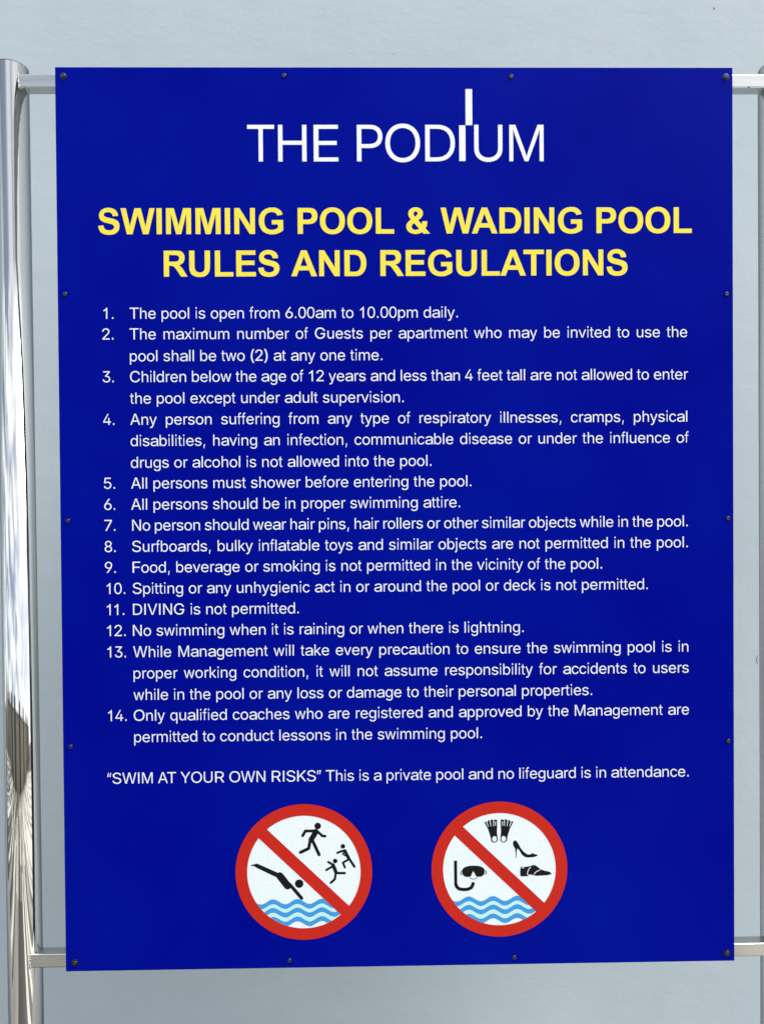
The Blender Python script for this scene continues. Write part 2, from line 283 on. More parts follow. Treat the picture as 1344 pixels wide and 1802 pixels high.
&|667|286,-10 217,-3 157,17 109,47 73,87 51,134 44,187 49,230 64,267 88,299 119,330 202,393 315,472 346,496 360,511 372,528 380,547 383,570 377,601 359,626 330,643 293,649 267,646 243,638 224,624 209,607 200,586 197,561 200,536 210,511 224,487 244,461 297,400 645,0 535,0 248,326 173,412 145,448 123,484 110,521 106,561 111,606 128,645 156,677 193,702 239,718 291,723 344,718 389,702 425,678 453,647 470,610 475,569 472,538 462,509 447,482 427,457 403,434 375,412 223,306 183,275 157,246 142,216 138,185 142,152 156,123 178,99 206,81 241,69 280,65 325,70 367,83 406,105 442,134 471,170 494,213 508,262 513,316 600,316 596,253 584,202 566,162 545,130 507,87 489,66 448,33 397,9 342,-5
“|333|38,448 102,716 158,716 122,448/187,448 251,716 307,716 271,448
”|333|26,448 62,716 146,716 82,448/175,448 211,716 295,716 231,448
"""
for _l in GLYPH_DATA.strip().split('\n'):
    _c, _a, _p = _l[0], *_l[2:].split('|')
    GLYPH[_c] = (int(_a), [[tuple(map(float, q.split(','))) for q in s.split(' ')] for s in _p.split('/')])
_cache = {}
BOLD = dict(A=(722, 20, 702), D=(722, 76, 685), E=(667, 76, 621), G=(778, 44, 713), I=(278, 64, 214), L=(611, 76, 583), M=(833, 69, 765),
            N=(722, 69, 654), O=(778, 44, 734), P=(667, 76, 627), R=(722, 76, 677), S=(667, 39, 629), T=(611, 14, 598), U=(722, 72, 651), W=(944, 7, 937))
BOLD['&'] = (722, 40, 700)

# heading capitals, drawn as outlines: "c" ends a corner point, other points lie on smooth curves
BOLD_CAPS = {
 'I': ["68,0c 68,716c 212,716c 212,0c"],
 'L': ["76,0c 76,716c 220,716c 220,121c 583,121c 583,0c"],
 'E': ["73,0c 73,716c 604,716c 604,595c 217,595c 217,436c 577,436c 577,315c 217,315c 217,121c 617,121c 617,0c"],
 'T': ["234,0c 234,595c 21,595c 21,716c 590,716c 590,595c 378,595c 378,0c"],
 'M': ["71,0c 71,716c 287,716c 417,228c 545,716c 762,716c 762,0c 628,0c 628,564c 486,0c 347,0c 205,564c 205,0c"],
 'N': ["73,0c 73,716c 214,716c 507,238c 507,716c 641,716c 641,0c 496,0c 207,467c 207,0c"],
 'W': ["171,0c 2,716c 150,716c 256,224c 387,716c 559,716c 685,216c 795,716c 941,716c 767,0c 613,0c 470,535c 328,0c"],
 'A': ["718,0c 561,0c 498,163c 212,163c 153,0c 2,0c 279,716c 432,716c", "452,283c 353,549c 256,283c"],
 'P': ["73,0c 73,716c 305,716c 410,714 480,706 550,670 603,598 620,496 605,400 555,327 480,284 395,271 312,270c 217,270c 217,0c",
       "217,595c 287,595c 360,592 415,583 455,550 471,493 455,437 410,402 360,393 297,391c 217,391c"],
 'R': ["73,0c 73,716c 377,716c 470,712 545,700 603,655 638,590 647,515 630,430 580,360 485,318c 540,275 575,238 610,185 722,0c 549,0c 445,156 388,238 365,262 333,284 300,295 246,299c 217,299c 217,0c",
       "217,413c 324,413c 400,416 450,424 483,455 498,508 483,558 440,588 390,595 331,595c 217,595c"],
 'D': ["72,0c 72,716c 336,716c 430,711 500,692 575,640 635,560 668,460 677,353 668,250 632,155 570,70 500,22 430,5 344,0c",
       "217,121c 325,121c 385,124 430,136 475,172 510,235 525,300 528,358 523,425 505,490 470,545 425,578 370,591 282,595c 217,595c"],
 'U': ["72,716c 217,716c 217,328c 219,250 232,190 275,140 362,112 440,130 485,175 497,240 499,320c 499,716c 644,716c 644,339c 640,240 630,165 600,100 545,40 470,0 366,-12 250,0 165,38 110,100 82,170 74,240 72,334c"],
 'O': ["43,354 55,470 95,570 160,650 265,708 389,728 515,708 620,648 688,565 724,465 734,357 724,250 688,150 620,66 515,8 389,-12 265,8 160,66 95,145 55,240",
       "193,358 203,450 240,535 305,588 389,604 473,588 537,535 574,450 584,358 574,265 535,182 472,128 389,112 306,128 242,182 203,265"],
 'G': ["558,506c 536,550 495,585 415,604 320,588 245,535 208,455 197,363 208,262 245,182 320,127 420,112 500,128 573,171c 573,263c 406,263c 406,384c 718,384c 718,99c 640,45 530,2 415,-12 270,10 150,80 75,205 47,357 68,500 135,610 255,698 415,728 540,712 640,650 685,590 702,533c"],
 'S': ["36,233c 177,247c 192,185 225,138 270,117 327,109 400,119 452,150 471,208 458,243 425,268 370,287 285,308 180,340 107,385 70,445 58,523 75,600 130,670 210,713 306,728 420,712 510,665 560,598 578,504c 434,498c 418,550 385,592 303,609 242,600 202,575 188,540 200,503 240,478 300,460 376,441 480,412 560,370 605,305 617,212 600,130 550,58 460,5 328,-13 210,0 118,45 62,120"],
}
def smooth(sp):
    pts = []
    for w in sp.split(' '):
        k = w.endswith('c'); a, b = w.rstrip('c').split(','); pts.append((Vector((float(a), float(b))), k))
    n = len(pts); out = []
    for i in range(n):
        (p0, k0), (p1, k1) = pts[i], pts[(i + 1) % n]
        if k0 and k1: out.append(tuple(p0)); continue
        d = (p1 - p0).length
        def tan(j, at):
            a, b, c = pts[j - 1][0], pts[j][0], pts[(j + 1) % n][0]
            t = (b - a).normalized() / max((b - a).length, 1) + (c - b).normalized() / max((c - b).length, 1)
            return t.normalized() * d
        t0 = tan(i, 0) if not k0 else None
        t1 = tan((i + 1) % n, 1) if not k1 else None
        if t0 is None: t0 = 2 * (p1 - p0) - t1
        if t1 is None: t1 = 2 * (p1 - p0) - t0
        for s in range(5):
            u = s / 5
            out.append(tuple((2*u**3 - 3*u*u + 1) * p0 + (u**3 - 2*u*u + u) * t0 + (-2*u**3 + 3*u*u) * p1 + (u**3 - u*u) * t1))
    return out

def glyph(ch, style):
    k = (ch, style)
    if k not in _cache:
        adv, cs = GLYPH[ch]
        if style == 'regular':
            v, t = fill(thicken(cs, -4, -3))
        elif ch in BOLD_CAPS:
            adv = BOLD[ch][0]
            cs = [smooth(q) for q in BOLD_CAPS[ch]]
            cs = [c if (area(c) > 0) == (i == 0) else c[::-1] for i, c in enumerate(cs)]
            v, t = fill(cs)
        else:
            adv, b0, b1 = BOLD.get(ch, (adv, None, None))
            cs = thicken(cs, 32, 23) if ch != 'I' else cs
            x0 = min(p[0] for c in cs for p in c); x1 = max(p[0] for c in cs for p in c)
            y0 = min(p[1] for c in cs for p in c); y1 = max(p[1] for c in cs for p in c)
            rnd = ch in 'OGS&'
            lo, hi = (-12 if rnd or ch == 'U' else 0), (728 if rnd else 716)
            cs = [[((x - x0) / (x1 - x0) * (b1 - b0) + b0, (y - y0) / (y1 - y0) * (hi - lo) + lo) for x, y in c] for c in cs]
            v, t = fill(cs)
        _cache[k] = (adv, v, t)
    return _cache[k]

KERN = {'11': -74, 'AT': -74, 'WA': -55, 'LT': -74}

def text_bm(bm, s, x0, x1, base, size, y, style='regular', slack='space'):
    """one line of print on the panel; x0, x1, base in mm from the panel's top left corner; x1 None = natural width"""
    def adv(c): return ((278 if style == 'regular' else 312) if c == ' ' else glyph(c, style)[0]) * size / 1000
    def ext(c):
        _, v, _t = glyph(c, style)
        return min(p[0] for p in v) * size / 1000, max(p[0] for p in v) * size / 1000
    kern = [KERN.get(s[i:i + 2], 0) * size / 1000 for i in range(len(s))]
    nat = sum(adv(c) for c in s) + sum(kern)
    l, r = ext(s[0])[0], adv(s[-1]) - ext(s[-1])[1]
    extra = tr = 0.0
    if x1 is not None:
        gap = (x1 - x0) - (nat - l - r)
        if slack == 'space': extra = gap / max(1, s.count(' '))
        elif slack == 'track': tr = gap / (len(s) - 1)
        else:
            extra = gap * 0.55 / s.count(' '); tr = gap * 0.45 / (len(s) - 1)
    x = x0 - l
    for c, kn in zip(s, kern):
        if c != ' ':
            _, v, t = glyph(c, style)
            vv = [bm.verts.new(((x + px * size / 1000) / 1000, y, (-base + py * size / 1000) / 1000)) for px, py in v]
            for f in t: bm.faces.new([vv[i] for i in f])
            x += adv(c) + tr + kn
        else:
            x += adv(c) + extra + tr + kn

# shapes for the pictograms, in artwork units about the disc's centre (y down)
def disc(cx, cy, r, n=40): return [(cx + r * math.cos(2 * math.pi * i / n), cy + r * math.sin(2 * math.pi * i / n)) for i in range(n)]

def ccw(c): return c if area(c) > 0 else c[::-1]

def stroke(pts, w, w2=None, butt=False):
    """contours that together cover a thick polyline with round joints"""
    out = []
    n = len(pts)
    w2 = w if w2 is None else w2
    ws = [w + (w2 - w) * i / (n - 1) for i in range(n)]
    for i in range(n - 1):
        a, b = Vector(pts[i]), Vector(pts[i + 1])
        d = (b - a).normalized(); q = Vector((-d.y, d.x))
        out.append(ccw([tuple(a + q * ws[i] / 2), tuple(b + q * ws[i + 1] / 2), tuple(b - q * ws[i + 1] / 2), tuple(a - q * ws[i] / 2)]))
    for i, p in enumerate(pts):
        if butt and i in (0, n - 1): continue
        out.append(ccw(disc(p[0], p[1], ws[i] / 2 * 0.995, 18)))
    return out

def art(name, contours, m, parent, centre, y, k=0.1535):
    """contours in artwork units -> one flat printed mesh; holes keep their own (negative) winding"""
    bm = bmesh.new()
    v, t = fill(contours)
    vv = [bm.verts.new(((centre[0] + p[0] * k) / 1000, y, -(centre[1] + p[1] * k) / 1000)) for p in v]
    for f in t: bm.faces.new([vv[i] for i in f])
    bmesh.ops.delete(bm, geom=[q for q in bm.verts if not q.link_faces], context='VERTS')
    for f in bm.faces:
        f.normal_update()
        if f.normal.y > 0: f.normal_flip()
    return obj(name, bm, m, parent)

# ------------------------------------------------------------------ materials
M = {}
M['panel'] = m = mat('blue sign face', (0.0, 0.0035, 0.27), 0.45, 0, 0.02)
M['panel_edge'] = mat('panel edge', (0.0, 0.003, 0.10), 0.5, 0, 0.2)
M['panel_back'] = mat('dark panel back', (0.015, 0.015, 0.018), 0.6, 0, 0.3)
def ink(name, col):
    q = mat(name, col, 0.45, 0, 0.15)
    n = noise(q, 260, 3)
    c = [ch * 0.97 for ch in col]
    r = ramp(q, n.outputs['Fac'], [(0.3, c), (0.7, [min(1, ch * 1.03) for ch in col])])
    L(q, r.outputs[0], bsdf(q).inputs['Base Color'])
    return q
M['white'] = ink('white print', (0.84, 0.87, 0.90))
M['yellow'] = ink('yellow print', (0.88, 0.735, 0.078))
M['red'] = ink('red print', (0.54, 0.020, 0.011))
M['black'] = ink('black print', (0.006, 0.007, 0.008))
M['wave_blue'] = ink('light blue print', (0.05, 0.32, 0.72))
M['disc_white'] = ink('pale white print', (0.80, 0.89, 0.94))
M['wave_pale'] = ink('pale cyan print', (0.55, 0.84, 0.90))

n = noise(M['panel'], 3.0, 3)
r = ramp(M['panel'], n.outputs['Fac'], [(0.35, (0.0, 0.0025, 0.25)), (0.65, (0.0, 0.006, 0.285))])
L(M['panel'], r.outputs[0], bsdf(M['panel']).inputs['Base Color'])
n2 = noise(M['panel'], 420, 2)
b = bump(M['panel'], n2.outputs['Fac'], 0.05, 0.0004)
L(M['panel'], b.outputs[0], bsdf(M['panel']).inputs['Normal'])

def steel(name, col, rough, stretch, bs=0.05):
    q = mat(name, col, rough, 1.0)
    bsdf(q).inputs['Specular Tint'].default_value = (0.35, 0.36, 0.37, 1)
    n = noise(q, 60, 4, 0.6, stretch)
    r = ramp(q, n.outputs['Fac'], [(0.3, (rough * 0.6,) * 3), (0.75, (rough * 1.7,) * 3)])
    L(q, r.outputs[0], bsdf(q).inputs['Roughness'])
    n = noise(q, 9, 3, 0.5, stretch)
    b = bump(q, n.outputs['Fac'], bs, 0.004)
    L(q, b.outputs[0], bsdf(q).inputs['Normal'])
    return q
M['post'] = steel('polished stainless steel', (0.78, 0.78, 0.77), 0.045, (1, 1, 0.04), 0.4)
q = M['post']; nn = noise(q, 16, 2, 0.5, (1, 1, 0.45)); bb = bump(q, nn.outputs['Fac'], 0.35, 0.0016)
L(q, bsdf(q).inputs['Normal'].links[0].from_socket, bb.inputs['Normal']); L(q, bb.outputs[0], bsdf(q).inputs['Normal'])
M['rail'] = steel('satin stainless steel', (0.58, 0.59, 0.58), 0.22, (0.05, 1, 1), 0.1)
M['weld'] = steel('weld bead steel', (0.6, 0.6, 0.57), 0.35, (1, 1, 1), 0.5)
M['screw'] = steel('dark steel', (0.07, 0.07, 0.08), 0.25, (1, 1, 1), 0.2)
M['washer'] = steel('zinc washer', (0.045, 0.05, 0.12), 0.4, (1, 1, 1), 0.2)
M['painted_tone'] = mat('dark seam', (0.03, 0.035, 0.045), 0.5)  # flat dark put in for the cap's edge reflection and screw recess shade

# wall: painted skim coat, with fine grain, trowel marks and faint vertical weathering
M['wall'] = q = mat('pale blue grey painted render', (0.48, 0.55, 0.59), 0.75, 0, 0.25)
base = ramp(q, noise(q, 1.6, 5, 0.6).outputs['Fac'], [(0.3, (0.445, 0.525, 0.580)), (0.7, (0.490, 0.568, 0.625))])
st = ramp(q, noise(q, 10, 5, 0.65, (1, 1, 0.07)).outputs['Fac'], [(0.35, (0.95, 0.96, 0.965)), (0.65, (1, 1, 1))])
mx = N(q, 'ShaderNodeMix', data_type='RGBA', blend_type='MULTIPLY'); mx.inputs[0].default_value = 0.8
L(q, base.outputs[0], mx.inputs[6]); L(q, st.outputs[0], mx.inputs[7])
sp = ramp(q, noise(q, 55, 2, 0.5).outputs['Fac'], [(0.765, (1, 1, 1)), (0.80, (0.72, 0.75, 0.78))])
mx2 = N(q, 'ShaderNodeMix', data_type='RGBA', blend_type='MULTIPLY'); mx2.inputs[0].default_value = 0.7
L(q, mx.outputs[2], mx2.inputs[6]); L(q, sp.outputs[0], mx2.inputs[7])
L(q, mx2.outputs[2], bsdf(q).inputs['Base Color'])
b1 = bump(q, noise(q, 11, 5, 0.55, (1, 1, 1.6)).outputs['Fac'], 0.20, 0.006)
b2 = bump(q, noise(q, 170, 3, 0.6).outputs['Fac'], 0.14, 0.0012)
L(q, b1.outputs[0], b2.inputs['Normal']); L(q, b2.outputs[0], bsdf(q).inputs['Normal'])

# ------------------------------------------------------------------ the setting
WALL_Y = 0.45
# unseen boards added for the steel to mirror: cream to the right, dark left
def tones(name, stops, rough, scale, stretch):
    q = mat(name, stops[0][1], rough)
    r = ramp(q, noise(q, scale, 5, 0.6, stretch).outputs['Fac'], stops)
    L(q, r.outputs[0], bsdf(q).inputs['Base Color'])
    return q
M['tile'] = tones('added cream tiles', [(0.3, (0.58, 0.55, 0.48)), (0.7, (0.70, 0.67, 0.59))], 0.5, 2.5, (1, 1, 1))
M['dark_board'] = tones('added dark boards', [(0.3, (0.035, 0.034, 0.032)), (0.7, (0.075, 0.07, 0.062))], 0.5, 3, (4, 0.4, 1))
M['grey_board'] = tones('added grey boards', [(0.3, (0.20, 0.19, 0.17)), (0.7, (0.34, 0.32, 0.28))], 0.5, 3, (4, 0.4, 1))
M['joint'] = mat('dark joint', (0.06, 0.055, 0.05), 0.8)
bm = bmesh.new(); bx(bm, -40, 40, -40, 1.2, -0.20, -0.020)
tag(obj('ground', bm, M['joint']), kind='structure')
random.seed(3)
sets = {'tile': bmesh.new(), 'grey_board': bmesh.new(), 'dark_board': bmesh.new()}
x = -9.0
while x < 8:
    w = random.choice((0.12, 0.12, 0.15, 0.18))
    j = WALL_Y - 0.62
    while j > -6.0:
        l = random.uniform(1.2, 3.0)
        p = (0.22, 0.52) if x < -0.25 else (0.66, 0.90)
        k = random.random()
        m = 'tile' if k < p[0] else ('grey_board' if k < p[1] else 'dark_board')
        bx(sets[m], x + 0.004, x + w - 0.004, j - l + 0.003, j - 0.003, -0.019, 0.001)
        j -= l
    x += w
for m, bm in sets.items(): tag(obj('added_decking', bm, M[m]), kind='stuff')
# unseen, added for what the steel mirrors: gravel between the boards and the wall
M['added_gravel'] = tones('dark gravel', [(0.35, (0.16, 0.16, 0.155)), (0.65, (0.38, 0.37, 0.35))], 0.8, 90, (1, 1, 1))
bm = bmesh.new()
gx = [-2.6 + 0.05 * i for i in range(110)]; gy = [WALL_Y - 0.62 + 0.05 * i for i in range(13)]
gv = [[bm.verts.new((x, y, -0.008 + random.uniform(-0.006, 0.006))) for y in gy] for x in gx]
for i in range(len(gx) - 1):
    for j in range(len(gy) - 1): bm.faces.new((gv[i][j], gv[i + 1][j], gv[i + 1][j + 1], gv[i][j + 1]))
tag(obj('added_gravel', bm, M['added_gravel']), kind='stuff')

# the wall behind the sign
bm = bmesh.new(); bx(bm, -9, 9, WALL_Y, WALL_Y + 0.2, 0.0, 4.2)
wall = tag(obj('wall', bm, M['wall']), 'large pale blue-grey painted wall standing behind the whole sign', 'wall')
# a small dark scribble of a crack and a speck on it
M['crack'] = mat('dark crack', (0.02, 0.02, 0.02), 0.9)
def mark(pts, w, name):
    bm = bmesh.new()
    prev = None
    for i, (x, z) in enumerate(pts):
        ww = w * (0.5 + 0.5 * ((i * 7) % 3) / 2)
        a = bm.verts.new((x - ww, WALL_Y - 0.0006, z)); b = bm.verts.new((x + ww, WALL_Y - 0.0006, z))
        if prev: bm.faces.new((prev[0], prev[1], b, a))
        prev = (a, b)
    return obj(name, bm, M['crack'], wall)
wx, wz = 1.168 - CX, CZ - 0.891
mark([(wx + 0.0015, wz + .009), (wx - .0005, wz + .005), (wx - .0022, wz), (wx - .0020, wz - .003), (wx - .0005, wz - .006), (wx - .0015, wz - .0085)], 0.0006, 'crack')
wx, wz = 1.085 - CX, CZ + 0.378
mark([(wx, wz + .002), (wx + .0005, wz), (wx, wz - .002)], 0.0014, 'chip')

# ------------------------------------------------------------------ the frame that carries the sign
frame = tag(empty('sign_frame', (0, 0.02, 0)), 'polished stainless steel frame of two round posts and square rails around the blue notice', 'frame')
RP = 0.022
PY = 0.020
TOP = 0.0105
def add_post(x, lean):
    bm = bmesh.new()
    lathe(bm, [(RP, 0.0), (RP, CZ + TOP - 0.0016)], 96)
    o = obj('post', bm, M['post'], frame, True)
    for p in o.data.polygons:
        if len(p.vertices) > 4: p.use_smooth = False
    o.location = (x, 0, 0)
    o.rotation_euler = (0, lean, 0)
    bm = bmesh.new()
    h = CZ + TOP
    lathe(bm, [(RP * 0.97, h - 0.0016), (RP * 0.985, h - 0.0012), (RP * 0.985, h - 0.0006), (RP * 0.95, h), (0.0, h + 0.0006)], 96)
    c = obj('post_cap', bm, M['painted_tone'], o, True)  # dark colour stands in for the reflection in the bevelled edge
    bm = bmesh.new()
    lathe(bm, [(RP, 0), (0.06, 0), (0.06, 0.006), (RP, 0.006)], 48)
    obj('base_flange', bm, M['post'], o)
    return o
# the posts lean very slightly, as in the picture
add_post(-0.0667 - CX + 0.0065, R(-0.178))['label'] = 'left round post, mirroring sky and deck'
add_post(0.9689 - CX + 0.0026, R(-0.07))['label'] = 'right round post, only its edge in the picture'

def add_rail(zc, y0=0.003, d=0.0175, h=0.0182):
    bm = bmesh.new()
    bx(bm, -0.0505 - CX, 0.9530 - CX, y0, y0 + d, zc - h / 2, zc + h / 2, 0.0018, 3)
    o = obj('rail', bm, M['rail'], frame)
    o.location = (0, -0.02, 0)
    for p in o.data.polygons: p.use_smooth = False
    random.seed(5)
    for x in (-0.0490 - CX, 0.9515 - CX):
        bm = bmesh.new()
        per = []
        n = 11
        for i in range(n): per.append((y0 - 0.0004, zc - h / 2 + h * i / n))
        for i in range(n): per.append((y0 + d * i / n, zc + h / 2))
        for i in range(n): per.append((y0 + d, zc + h / 2 - h * i / n))
        for i in range(n): per.append((y0 + d * (1 - i / n), zc - h / 2))
        for yy, zz in per:
            r_ = bmesh.ops.create_icosphere(bm, subdivisions=1, radius=random.uniform(0.0009, 0.0014))
            off = Vector((x + random.uniform(-0.0006, 0.0006), yy, zz))
            for v in r_['verts']: v.co += off
        obj('weld_bead', bm, M['weld'], o, True)
    return o
rt = add_rail(CZ - 0.0160)
rb = add_rail(CZ - 1.1907)
bm = bmesh.new()
lathe(bm, [(0.0013, 0), (0.0013, 0.0003), (0.0, 0.0004)], 12, 'Y', (0.9233 - CX, 0.003, CZ - 0.0247))
obj('rivet', bm, M['painted_tone'], rt)
# uprights between the rails, behind the panel's edges, that take the side screws
for x in (0.0110, 0.8910):
    bm = bmesh.new()
    bx(bm, x - 0.007 - CX, x + 0.007 - CX, 0.0032, 0.0172, CZ - 1.1812, CZ - 0.0255, 0.0015, 2)
    o = obj('upright', bm, M['screw'], frame); o.location = (0, -0.02, 0)

# ------------------------------------------------------------------ the sign
SGN = tag(empty('pool_rules_sign', (-CX, 0, CZ)), 'dark blue swimming pool rules notice with yellow heading and white numbered rules', 'sign')
# empty stands at the panel's top left corner, so the print can be laid out in mm
bm = bmesh.new()
bx(bm, 0, 0.900, 0.0, 0.003, -1.203, 0.0, 0.0003, 1)
panel = obj('panel', bm, M['panel'], SGN)
panel.data.materials.append(M['panel_back']); panel.data.materials.append(M['panel_edge'])
for p in panel.data.polygons:
    if p.normal.y > 0.9: p.material_index = 1
    elif abs(p.normal.y) < 0.9: p.material_index = 2

Y1, Y2, Y3 = -0.00012, -0.00024, -0.00036
# logo: light capitals, the I cut in two with its upper half shifted right
logo = empty('logo', (0, 0, 0), SGN); 
logo_spec = [('T', 252.2, 288.0), ('H', 293.1, 330.7), ('E', 340.2, 372.8), ('P', 397.5, 431.5), ('O', 435.3, 481.5), ('D', 488.3, 527.9), ('U', 553.6, 591.2), ('M', 600.4, 646.2)]
for ch, x0, x1 in logo_spec:
    cs = thicken(GLYPH[ch][1], -3, -1)
    gx0 = min(p[0] for c in cs for p in c); gx1 = max(p[0] for c in cs for p in c)
    gy0 = min(p[1] for c in cs for p in c); gy1 = max(p[1] for c in cs for p in c)
    top = 74.4 if ch == 'O' else 76.0
    bot = 125.7 if ch == 'O' else (125.2 if ch == 'U' else 124.4)
    cs = [[((x - gx0) / (gx1 - gx0) * (x1 - x0) + x0, -bot + (y - gy0) / (gy1 - gy0) * (bot - top)) for x, y in c] for c in cs]
    v, t = fill(cs)
    bm = bmesh.new()
    vv = [bm.verts.new((p[0] / 1000, Y1, p[1] / 1000)) for p in v]
    for f in t: bm.faces.new([vv[i] for i in f])
    bmesh.ops.delete(bm, geom=[q for q in bm.verts if not q.link_faces], context='VERTS')
    obj('letter', bm, M['white'], logo)
bm = bmesh.new()
for x0, x1, y0, y1 in ((533.6, 541.9, 76.7, 124.0), (542.3, 551.2, 28.7, 76.5)):
    bm.faces.new([bm.verts.new((x / 1000, Y1, -y / 1000)) for x, y in ((x0, y1), (x1, y1), (x1, y0), (x0, y0))])
obj('letter', bm, M['white'], logo)

for s, x0, x1, base in (("SWIMMING POOL & WADING POOL", 54.7, 844.6, 220.2), ("RULES AND REGULATIONS", 140.4, 758.0, 276.4)):
    bm = bmesh.new()
    text_bm(bm, s, x0, x1, base, 48.0, Y1, 'bold', 'track')
    o = obj('heading', bm, M['yellow'], SGN)
    o['label'] = 'bold yellow heading reading ' + s

RULES = [
 ("1.", [("The pool is open from 6.00am to 10.00pm daily.", 94.6, None, 332.0)]),
 ("2.", [("The maximum number of Guests per apartment who may be invited to use the", 94.4, 837.9, 359.4), ("pool shall be two (2) at any one time.", 94.4, None, 388.4)]),
 ("3.", [("Children below the age of 12 years and less than 4 feet tall are not allowed to enter", 94.3, 838.8, 416.0), ("the pool except under adult supervision.", 94.0, None, 444.5)]),
 ("4.", [("Any person suffering from any type of respiratory illnesses, cramps, physical", 94.0, 837.7, 472.6), ("disabilities, having an infection, communicable disease or under the influence of", 94.1, 839.3, 500.9), ("drugs or alcohol is not allowed into the pool.", 94.1, None, 529.8)]),
 ("5.", [("All persons must shower before entering the pool.", 94.1, None, 557.4)]),
 ("6.", [("All persons should be in proper swimming attire.", 93.9, None, 585.5)]),
 ("7.", [("No person should wear hair pins, hair rollers or other similar objects while in the pool.", 94.9, 837.9, 613.4)]),
 ("8.", [("Surfboards, bulky inflatable toys and similar objects are not permitted in the pool.", 94.6, 837.9, 641.6)]),
 ("9.", [("Food, beverage or smoking is not permitted in the vicinity of the pool.", 94.8, None, 669.4)]),
 ("10.", [("Spitting or any unhygienic act in or around the pool or deck is not permitted.", 94.7, None, 697.6)]),
 ("11.", [("DIVING is not permitted.", 94.7, None, 725.7)]),
 ("12.", [("No swimming when it is raining or when there is lightning.", 94.4, None, 753.8)]),
 ("13.", [("While Management will take every precaution to ensure the swimming pool is in", 94.4, 838.3, 782.3), ("proper working condition, it will not assume responsibility for accidents to users", 94.5, 838.7, 810.8), ("while in the pool or any loss or damage to their personal properties.", 94.2, None, 839.6)]),
 ("14.", [("Only qualified coaches who are registered and approved by the Management are", 94.2, 838.8, 867.4), ("permitted to conduct lessons in the swimming pool.", 94.5, None, 896.1)]),
]
FS = 20.68
for num, lines in RULES:
    bm = bmesh.new()
    text_bm(bm, num, (60.2 if num[0] == '1' else 58.2), None, lines[0][3], FS, Y1)
    obj('rule_number', bm, M['white'], SGN)
    for s, x0, x1, base in lines:
        bm = bmesh.new()
        text_bm(bm, s, x0, x1, base, FS, Y1, 'regular', 'mixed' if num in ('7.', '3.') else 'space')
        o = obj('rule_line', bm, M['white'], SGN)
        o['label'] = 'white line of print reading ' + ' '.join(s.split(' ')[:7])
bm = bmesh.new()
text_bm(bm, "“SWIM AT YOUR OWN RISKS” This is a private pool and no lifeguard is in attendance.", 58.0, 838.2, 951.4, FS, Y1, 'regular', 'mixed')
obj('warning_line', bm, M['white'], SGN)

# pictograms
RI, RO = 495.0, 596.0
sl = math.atan2(675, 704)
sdir = Vector((math.cos(sl), math.sin(sl))); snrm = Vector((-sdir.y, sdir.x))
def half_disc_clip(pt): return (Vector(pt).dot(snrm) > 0) and math.hypot(*pt) < RI + 30

def symbol(name, centre, label, dx, dy):
    g = tag(empty(name, (0, 0, 0), SGN), label)
    art('white_disc', [disc(0, 0, RI + 25, 96)], M['disc_white'], g, centre, Y1)
    # water: three wavy blue bands with paler bands between them
    def wave(y0, th, nm, m, yy):
        run = []
        x = -560.0
        seg = []
        while x <= 560:
            c = y0 - 22 * math.cos(2 * math.pi * (x + dx + 271.5) / 212.5)
            up, lo = (x, c - th / 2), (x, c + th / 2)
            ok = Vector((x, c)).dot(snrm) > 8 and math.hypot(x, c) < RI + 25
            if ok: seg.append((up, lo))
            x += 8.0
        cont = [p[0] for p in seg] + [p[1] for p in seg[::-1]]
        return art(nm, [ccw(cont)], m, g, centre, yy)
    for y0 in (318, 393): wave(y0, 40, 'pale_wave', M['wave_pale'], Y2 + 0.00004)
    for y0 in (280, 355, 434): wave(y0, 42, 'blue_wave', M['wave_blue'], Y2)
    # ring and slash
    def ringc(ro, ri): return [disc(0, 0, ro, 128), disc(0, 0, ri, 128)[::-1]]
    a = sdir * (RI + 40); w = snrm * 52.5
    bar = ccw([tuple(-a + w), tuple(a + w), tuple(a - w), tuple(-a - w)])
    art('red_ring', ringc(RO, RI) + [bar], M['red'], g, centre, Y3)
    return g

def P(pts, cx, cy): return [(x - cx, y - cy) for x, y in pts]

# --- no diving, running or pushing
c1 = (319.0, 1073.5)
g = symbol('prohibition_symbol', c1, 'left round sign, a diver and running figures crossed out in red', 0, 0)
ox, oy = 678.5, 671
def S1(pts, w, w2=None):
    k = 1.22 if w < 26 else 1.08
    return stroke(P(pts, ox, oy), w * k, (w2 or w) * k)
def D1(x, y, r): return [ccw(disc(x - ox, y - oy, r * 1.06))]
art('running_figure', D1(802, 268, 27) + S1([(784, 318), (768, 350), (744, 386)], 46, 42) + S1([(788, 311), (694, 311), (670, 352)], 21)
    + S1([(795, 313), (843, 357), (866, 358)], 19) + S1([(736, 395), (721, 465), (650, 498)], 23) + S1([(752, 388), (812, 520)], 23), M['black'], g, c1, Y2)
art('pushing_figure', D1(1020, 450, 19) + S1([(1038, 490), (1054, 525), (1070, 556)], 27, 27) + S1([(1040, 485), (1000, 495), (971, 507)], 16)
    + S1([(1030, 500), (1018, 519), (1045, 535)], 10) + S1([(1075, 560), (1119, 630)], 18) + S1([(1066, 568), (1020, 594), (1036, 636)], 16), M['black'], g, c1, Y2)
art('pushed_figure', D1(952, 578, 19) + S1([(932, 612), (946, 645), (958, 678)], 29, 29) + S1([(930, 610), (892, 586)], 17)
    + S1([(925, 628), (873, 656)], 16) + S1([(962, 684), (1034, 686)], 18) + S1([(955, 690), (948, 737), (912, 770)], 17), M['black'], g, c1, Y2)
